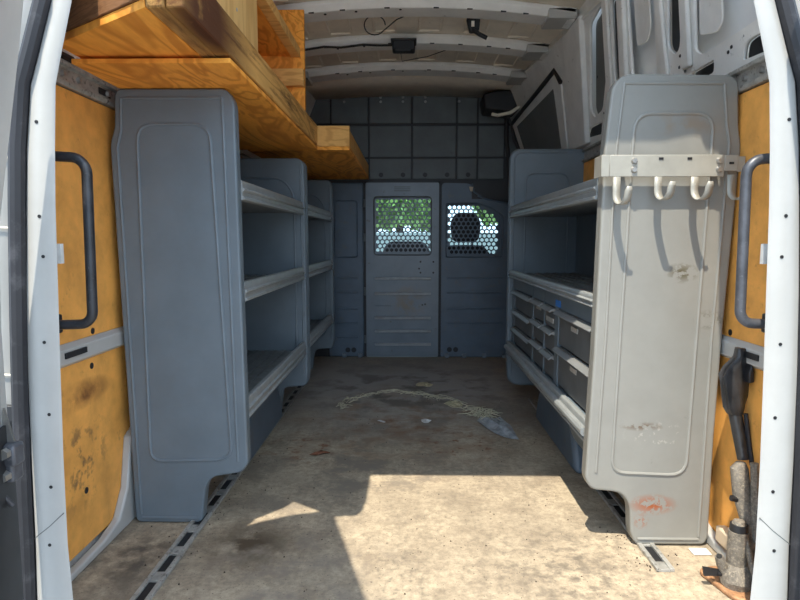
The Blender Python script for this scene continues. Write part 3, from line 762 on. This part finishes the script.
# cargo rails on the walls
for side, sg, lab in (('left', -1, 'grey steel wall track with bolts under the wooden rack, above the ochre board'), ('right', 1, 'grey steel wall track with bolts beside the sunlit panel')):
    o = thing('wall_track', lab, 'rail', (sg*.905, 1.34, 1.30), 'steel wall tracks')
    b = MB(); pr = [(.911, 1.275), (.884, 1.275), (.880, 1.281), (.880, 1.289), (.893, 1.291), (.893, 1.325), (.880, 1.327), (.880, 1.335), (.884, 1.340), (.911, 1.340)]
    b.prism([(sg*x, 1.34, z) for x, z in pr], (0, 2.9, 0)); b.build('channel', M['rail'], o, bevel=.0015)
    for k in range(14):
        yy = 1.555+.075*k
        if k in (2, 5, 8, 11): continue
        b = MB(); b.cyl((sg*.8935, yy, 1.308), (sg*.884, yy, 1.308), .0095, .007, 12); b.build('bolt', M['steel'], o)
    b = MB(); b.box(*sorted((sg*.8915, sg*.8933)), 1.735, 1.80, 1.300, 1.318); b.build('slot', M['black'], o)
o = tag(MB().tube([(-.895, 1.40, 1.345), (-.893, 1.60, 1.352)], .012, 8).build('rubber_strip', M['black']), 'short black rubber strip on the left wall above the wall track', 'strip')

# floor tracks
for sg, y0, y1, lab in ((-1, 1.30, 3.65, 'worn aluminium floor track along the left shelves'), (1, 1.50, 3.2, 'worn aluminium floor track running under the sunlit right panel')):
    xc = sg*.655 if sg < 0 else .685
    o = thing('floor_track', lab, 'track', (xc, y0, 0), 'aluminium floor tracks')
    b = MB(); b.box(xc-.024, xc+.024, y0, y1, .0005, .003); b.box(xc-.024, xc-.012, y0, y1, .0005, .010); b.box(xc+.012, xc+.024, y0, y1, .0005, .010)
    y = y0
    while y < y1-.1:
        b.box(xc-.012, xc+.012, y, y+.042, .003, .007); y += .13
    b.build('channel', M['rail'], o, bevel=.0015)
    y = y0+.03
    while y < y1-.13:
        b = MB(); b.box(xc-.0115, xc+.0115, y+.016, y+.096, .003, .0042); b.build('slot', M['black'], o); y += .13

# grab handles
for sg, lab in ((-1, 'dark tubular grab handle on the left pillar before the ochre board'), (1, 'grey tubular grab handle on the right pillar beside the hook rail')):
    o = thing('grab_handle', lab, 'handle', (sg*.79, 1.32, .70), 'tubular grab handles')
    z1, z0 = (1.062, .690) if sg < 0 else (1.055, .695)
    xi = .712 if sg < 0 else .733
    pts = [(.812, z1+.004)]
    for j in range(8):
        a = pi/2*j/7; pts.append((xi+.036-.036*sin(a), z1-.036+.036*cos(a)))
    for j in range(8):
        a = pi/2*j/7; pts.append((xi+.004+.030-.030*cos(a), z0+.030-.030*sin(a)))
    pts.append((.812, z0-.002))
    b = MB(); b.tube([(sg*x, 1.315, z) for x, z in pts], .0112, 12); b.build('bar', M['handle_bar'] if sg > 0 else M['handle_dark'], o)
    for z in (z1+.004, z0-.002):
        b = MB(); b.box(*sorted((sg*.802, sg*.825)), 1.295, 1.345, z-.022, z+.022); b.build('mount', M['black'], o, bevel=.004)

# ------------------------------------------------------------------ wooden rack and platform
ZD = 1.319
r = thing('wooden_rack', 'rough plywood and stud rack resting on the left shelving unit', 'rack', (-.66, 1.3, ZD))
b = MB(); b.box(-.845, -.446, 1.515, 2.93, ZD, ZD+.012); b.build('lower_deck', M['ply'], r, bevel=.001)
b = MB(); b.prism([(-.80, 1.41, ZD+.020), (-.525, 1.215, ZD+.020), (-.525, 2.90, ZD+.020), (-.835, 2.90, ZD+.020), (-.835, 1.44, ZD+.020)], (0, 0, .018)); b.build('upper_deck', M['ply'], r, bevel=.001)
for x0, x1 in ((-.523, -.486), (-.484, -.446)):
    b = MB(); b.box(x0, x1, 1.212 if x0 < -.5 else 1.215, 2.93, ZD+.019, ZD+.115); b.build('stud', M['stud'], r, bevel=.004)
b = MB(); b.prism([(-.797, 1.405, ZD+.039), (-.53, 1.213, ZD+.039), (-.52, 1.226, ZD+.039), (-.787, 1.418, ZD+.039)], (0, 0, .155)); b.build('end_board', M['brown'], r, bevel=.002)
b = MB(); b.prism([(-.485, 1.215, ZD+.116), (-.485, 1.885, ZD+.116), (-.485, 1.885, 1.86), (-.485, 1.46, 1.86), (-.485, 1.455, 1.56), (-.485, 1.215, 1.56)], (.018, 0, 0)); sp = b.build('side_board', M['ply_up'], r, bevel=.001)
for y, z in ((1.60, 1.585), (1.78, 1.585), (1.66, 1.50)):
    b = MB(); b.cyl((-.4675, y, z), (-.4655, y, z), .005, n=10); b.build('nail_head', M['steel'], sp)
b = MB(); b.box(-.503, -.465, 1.886, 2.60, 1.655, 1.693); b.build('top_rail', M['stud_clean'], r, bevel=.002)
b = MB(); b.box(-.835, -.447, 2.60, 2.618, ZD+.116, 1.85); b.build('rear_board', M['ply'], r, bevel=.001)
b = MB(); b.box(-.835, -.447, 2.565, 2.60, 1.53, 1.60); b.build('cleat', M['stud_clean'], r, bevel=.002)
b = MB(); b.box(-.835, -.505, 1.90, 2.60, 1.66, 1.678); b.build('top_shelf', M['ply'], r, bevel=.001)
p = thing('wooden_platform', 'short plywood platform with a plain front batten, beyond the rough rack near bulkhead', 'platform', (-.6, 3.0, ZD))
b = MB(); b.box(-.795, -.292, 2.95, 4.35, ZD, ZD+.018); b.build('deck', M['ply'], p, bevel=.001)
b = MB(); b.box(-.795, -.292, 2.95, 2.988, ZD+.019, ZD+.118); b.build('front_batten', M['stud_clean'], p, bevel=.003)
b = MB(); b.box(-.330, -.292, 2.99, 4.33, ZD+.019, ZD+.10); b.build('side_batten', M['stud_clean'], p, bevel=.003)
b = MB(); b.box(-.795, -.75, 2.99, 4.33, ZD+.019, ZD+.10); b.build('side_batten', M['stud_clean'], p, bevel=.003)

# ------------------------------------------------------------------ ceiling fittings
zb = cz(0)-.052
o = thing('ceiling_lamp', 'small black lamp housing hanging from the middle roof bow', 'lamp', (-.03, 3.2, zb))
b = MB(); b.box(-.088, .030, 3.15, 3.225, zb-.058, zb+.0); b.build('housing', M['black'], o, bevel=.008)
b = MB(); b.box(-.095, .037, 3.14, 3.235, zb-.014, zb-.004); b.box(-.07, .01, 3.135, 3.152, zb-.07, zb-.055); b.build('cover', M['black'], o, bevel=.003)
o = tag(MB().tube([(-.62, 3.22, zb-.045), (-.45, 3.215, zb-.022), (-.36, 3.215, zb-.026), (-.24, 3.215, zb-.012), (-.16, 3.215, zb-.016), (-.09, 3.20, zb-.02)], .006, 6).build('cable', M['cable']), 'thin black cable clipped along the roof bow to the lamp', 'cable')
o = tag(MB().tube([(-.165+.05*cos(2*pi*j/20), 2.93, 1.90+.045*sin(2*pi*j/20)) for j in range(19)]+[(-.06, 2.93, 1.925), (-.02, 2.925, 1.94)], .0028, 6).build('wire_loop', M['cable']), 'thin black wire loop hanging from the ceiling left of the lamp', 'wire')
o = tag(MB().tube([(-.05, 3.36, 1.918), (-.04, 3.40, 1.87), (.10, 3.42, 1.90), (.2, 3.36, 1.916)], .0022, 6).build('loose_wire', M['cable']), 'thin loose wire drooping behind the black ceiling lamp', 'wire')
o = thing('belt_anchor', 'black plastic bracket with a short tongue hanging from the nearest roof bow', 'bracket', (.30, 2.90, 1.90))
b = MB(); b.prism([(x, 2.90, z) for x, z in rpoly([(.268, 1.925), (.335, 1.920), (.330, 1.862), (.285, 1.855)], .012)], (0, .03, 0)); b.build('bracket', M['black'], o, bevel=.005)
b = MB(); b.box(.292, .306, 2.896, 2.90, 1.88, 1.905); b.build('opening', M['ceil'], o)
b = MB(); b.tube([(.30, 2.90, 1.865), (.33, 2.89, 1.842), (.365, 2.89, 1.825)], .010, 8); b.build('tongue', M['black'], o)
o = thing('black_housing', 'bulky black plastic housing in the upper right corner against the bulkhead', 'housing', (.63, 4.2, 1.76))
b = MB(); b.prism([(x, 4.12, z) for x, z in rpoly([(.50, 1.865), (.60, 1.89), (.755, 1.895), (.765, 1.77), (.70, 1.742), (.515, 1.765)], .02)], (0, .23, 0)); b.build('housing', M['black'], o, bevel=.015, seg=3)
b = MB(); b.tube([(.565, 4.14, 1.735), (.60, 4.12, 1.722), (.68, 4.10, 1.735), (.74, 4.08, 1.77)], .012, 8); b.build('grab_arm', M['ceil'], o)
o = tag(MB().tube([(.695, 4.32, 1.74), (.70, 4.34, 1.6), (.735, 4.36, 1.32), (.74, 4.36, 1.1)], .014, 8).build('door_seal', M['black']), 'black rubber seal strip down the right edge of the bulkhead', 'seal')

# ------------------------------------------------------------------ lower right corner: pouch, jack handle, jack
def ell(c, rx, ry_, tilt=0, n=14, fold=0):
    return [(c[0]+rx*cos(2*pi*j/n)*(1+fold*cos(6*pi*j/n)), c[1]+ry_*sin(2*pi*j/n), c[2]+tilt*cos(2*pi*j/n)) for j in range(n)]
o = thing('tool_pouch', 'black vinyl pouch wrapped on a bar, hung by the white wall beam', 'pouch', (.84, 1.5, .40))
b = MB(); b.loft([ell((.848, 1.535, .60), .006, .012), ell((.852, 1.535, .585), .014, .014, .014, fold=.25), ell((.842, 1.535, .560), .030, .018, .018, fold=.3), ell((.837, 1.535, .535), .036, .020, .012, fold=.32), ell((.838, 1.532, .51), .034, .021, .004, fold=.25), ell((.840, 1.53, .475), .030, .022, fold=.28), ell((.842, 1.53, .44), .026, .022, fold=.1), ell((.846, 1.53, .425), .020, .018)])
b.build('pouch_body', M['vinyl'], o, ang=22)
b = MB(); b.prism([(.868, 1.50, .565), (.874, 1.50, .54), (.876, 1.50, .515), (.862, 1.50, .512), (.860, 1.50, .54)], (0, .03, 0)); b.build('buckle', M['black'], o, bevel=.004)
b = MB(); b.tube([(.846, 1.53, .43), (.853, 1.52, .38), (.862, 1.505, .31)], [.0165, .016, .015], 12); b.build('handle_bar', M['vinyl'], o)
b = MB(); b.tube([(.866, 1.515, .43), (.872, 1.505, .36), (.876, 1.49, .30)], .006, 8); b.build('strap', M['seal'], o)
bpy.data.objects['tool_pouch'].location.x += .013
o = thing('jack_handle', 'dusty grey folded jack bars leaning in the right corner above the jack', 'tool', (.86, 1.45, .02))
b = MB(); b.loft([ell((.848, 1.47, .315), .012, .012), ell((.845, 1.47, .30), .022, .018), ell((.853, 1.465, .23), .023, .018), ell((.868, 1.455, .17), .022, .016), ell((.875, 1.445, .05), .018, .014), ell((.876, 1.44, .004), .015, .012)])
b.build('bar', M['dusty'], o)
b = MB(); b.tube([(.872, 1.452, .32), (.876, 1.445, .21), (.879, 1.44, .12)], .010, 8); b.tube([(.845, 1.425, .14), (.853, 1.405, .07), (.862, 1.395, .03)], .007, 8); b.build('rod', M['dusty'], o)
b = MB(); b.cyl((.875, 1.43, .205), (.893, 1.43, .205), .012, n=10); b.build('pin', M['black'], o)
b = MB(); b.cyl((.823, 1.46, .225), (.838, 1.46, .222), .008, n=10); b.build('pin', M['black'], o)
o = thing('bottle_jack', 'dusty bottle jack on a rusty orange base in the right corner', 'jack', (.83, 1.42, 0))
b = MB(); b.prism([(x, y, .001) for x, y in rpoly([(.765, 1.50), (.795, 1.365), (.846, 1.35), (.856, 1.43), (.83, 1.52)], .025)], (0, 0, .012)); b.build('base', M['rust_base'], o, bevel=.004)
b = MB(); b.loft([ell((.828, 1.425, .012), .036, .034), ell((.828, 1.425, .03), .040, .038), ell((.830, 1.43, .055), .033, .031), ell((.833, 1.435, .065), .026, .026)]); b.build('reservoir', M['dusty'], o)
b = MB(); b.cyl((.834, 1.437, .062), (.834, 1.437, .150), .0245, .0235, 20); b.build('cylinder', M['dusty'], o)
b = MB(); b.cyl((.834, 1.437, .150), (.834, 1.437, .168), .0215, .0205, 20); b.build('collar', M['dark_gap'], o)
b = MB(); b.cyl((.834, 1.437, .168), (.834, 1.437, .176), .0165, .013, 18); b.build('cap', M['dusty'], o)
b = MB(); b.tube([(.806, 1.43, .040), (.792, 1.43, .062), (.785, 1.43, .085)], [.014, .012, .011], 12); b.build('pump_socket', M['dusty'], o)
b = MB(); b.cyl((.7835, 1.4265, .0865), (.783, 1.4255, .089), .007, n=12); b.build('socket_hole', M['black'], o)
b = MB(); b.tube([(.800, 1.43, .038), (.782, 1.43, .040)], .007, 10); b.prism([(.785, 1.428, .050), (.748, 1.433, .054), (.752, 1.433, .030), (.785, 1.428, .034)], (0, .006, 0)); b.build('release_lever', M['black'], o)
o = tag(MB().box((.800), .85, 1.585, 1.62, .0008, .005).build('metal_plate', M['white_in'], bevel=.002), 'small pale metal plate on the floor at the foot of the sunlit panel', 'plate')
o = tag(MB().box(.862, .892, 1.52, 1.60, .04, .085).build('wall_block', M['tag'], bevel=.006), 'small dirty cream block at the foot of the right ochre board', 'block')

# ------------------------------------------------------------------ litter on the floor
def flat_scrap(name, label, cat, mt, x, y, r, seed, n=9, h=.006, sq=1.0, rot=0, crumple=.5):
    rng = random.Random(seed); b = MB()
    ring0 = []; ring1 = []
    for j in range(n):
        a = 2*pi*j/n; q = r*rng.uniform(.6, 1.1)
        px, py = q*cos(a), q*sq*sin(a)
        gx, gy = x+px*cos(rot)-py*sin(rot), y+px*sin(rot)+py*cos(rot)
        ring0.append((gx, gy, .0015+h*crumple*rng.random())); ring1.append((x+(gx-x)*.5, y+(gy-y)*.5, .002+h*rng.random()))
    R = b.grid([ring0, ring1], True); c = b.bm.verts.new((x, y, .002+h*.6))
    for j in range(n): b.bm.faces.new((R[1][j], R[1][(j+1) % n], c))
    return tag(b.build(name, M[mt], solid=.0012, smooth=False), label, cat)
flat_scrap('plastic_scrap', 'crumpled grey plastic film on the floor beside a yellow tuft', 'plastic', 'plastic', .425, 2.71, .085, 1, 15, .02, 2.3, .18)
flat_scrap('paper_scrap', 'small white paper scrap alone in the middle of the floor', 'paper', 'paper', .082, 2.80, .026, 2, 7, .012, 1.5)
flat_scrap('paper_scrap', 'thin white sliver of paper on the floor left of centre', 'paper', 'paper', -.13, 2.79, .030, 3, 7, .008, .4, -.8)
flat_scrap('dry_leaf', 'reddish brown dry leaf on the shaded floor near the left shelves', 'leaf', 'leaf_dry', -.365, 2.36, .050, 4, 9, .014, .35, .5)
flat_scrap('foam_scrap', 'pale yellow crumbled foam scrap on the floor along the string of straw', 'foam', 'foam', .235, 3.10, .055, 5, 11, .012, 1.2)
flat_scrap('foam_scrap', 'faint yellowish foam scrap on the floor just before the bulkhead door', 'foam', 'foam', .095, 3.53, .055, 6, 11, .010, 1.2)
# tuft and long strand of straw: nobody could count the blades
rng = random.Random(11); b = MB()
def blade(p, q, r=.0022): b.tube([p, ((p[0]+q[0])/2, (p[1]+q[1])/2, max(p[2], q[2])+.006), q], [r, r, r*.5], 5)
path = [(-.36, 3.02), (-.34, 3.12), (-.25, 3.28), (-.12, 3.36), (.02, 3.33), (.12, 3.26), (.22, 3.18), (.31, 3.05), (.36, 2.98)]
for i in range(len(path)-1):
    for k in range(15):
        t = rng.random(); x = path[i][0]*(1-t)+path[i+1][0]*t+rng.gauss(0, .016); y = path[i][1]*(1-t)+path[i+1][1]*t+rng.gauss(0, .022)
        a = rng.gauss(atan2(path[i+1][1]-path[i][1], path[i+1][0]-path[i][0]), .5); L = rng.uniform(.03, .09)
        blade((x, y, .003), (x+L*cos(a), y+L*sin(a), .003))
for k in range(70):
    a = rng.uniform(0, 2*pi); L = rng.uniform(.04, .10); x, y = .37+rng.gauss(0, .02), 2.91+rng.gauss(0, .03)
    blade((x, y, .004), (x+L*cos(a), y+L*sin(a), .004+rng.random()*.02), .0022)
tag(b.build('straw', M['straw']), 'trail of dry straw across the floor ending in a yellow tuft', 'straw', kind='stuff')
b = MB()
for k in range(380):
    u_ = rng.random()
    if u_ < .45: x, y = rng.uniform(-.55, .6), rng.uniform(1.36, 3.2)
    elif u_ < .7: x, y = -.655+rng.gauss(0, .05), rng.uniform(1.4, 2.4)
    else: x, y = .66+rng.gauss(0, .045), rng.uniform(1.5, 1.72)
    s = rng.uniform(.0015, .0045)
    if abs(x+.655) < .03 or abs(x-.685) < .03: continue
    b.prism([(x, y, .0003), (x+s, y+s*.3, .0003), (x+s*.3, y+s*1.2, .0003)], (0, 0, s*.6))
tag(b.build('crumbs', M['chip'], smooth=False), 'dark crumbs and grit scattered over the floor', 'grit', kind='stuff')

# ------------------------------------------------------------------ light, camera
sun = bpy.data.lights.new('sun', 'SUN'); sun.energy = 6.8; sun.angle = radians(.53); sun.color = (1, .92, .77)
so = bpy.data.objects.new('sun', sun); COL.objects.link(so); so.location = (-2, -4, 8)
so.rotation_euler = Vector((.47, 1, -2.26)).to_track_quat('-Z', 'Y').to_euler()
wd = bpy.data.worlds.new('sky'); S.world = wd; wd.use_nodes = True
nt = wd.node_tree; bg = nt.nodes['Background']
tc = N(nt, 'ShaderNodeTexCoord'); sx = N(nt, 'ShaderNodeSeparateXYZ'); nt.links.new(tc.outputs['Generated'], sx.inputs[0])
cr = N(nt, 'ShaderNodeValToRGB'); nt.links.new(sx.outputs['Z'], cr.inputs[0])
cr.color_ramp.elements[0].color = (.62, .79, 1, 1); cr.color_ramp.elements[0].position = 0.
cr.color_ramp.elements[1].color = (.60, .78, 1, 1); cr.color_ramp.elements[1].position = .7
nt.links.new(cr.outputs[0], bg.inputs[0]); bg.inputs[1].default_value = 3.0

cam = bpy.data.cameras.new('camera'); co = bpy.data.objects.new('camera', cam); COL.objects.link(co)
co.location = (0, 0, .88); co.rotation_euler = (radians(90-5.8), 0, radians(.87))
cam.sensor_width = 36; cam.lens = 590/800*36; cam.clip_start = .02; cam.clip_end = 300
S.camera = co
S.cycles.diffuse_bounces = 8
S.view_settings.view_transform = 'Standard'; S.view_settings.look = 'None'; S.view_settings.gamma = 1; S.view_settings.exposure = 0.0
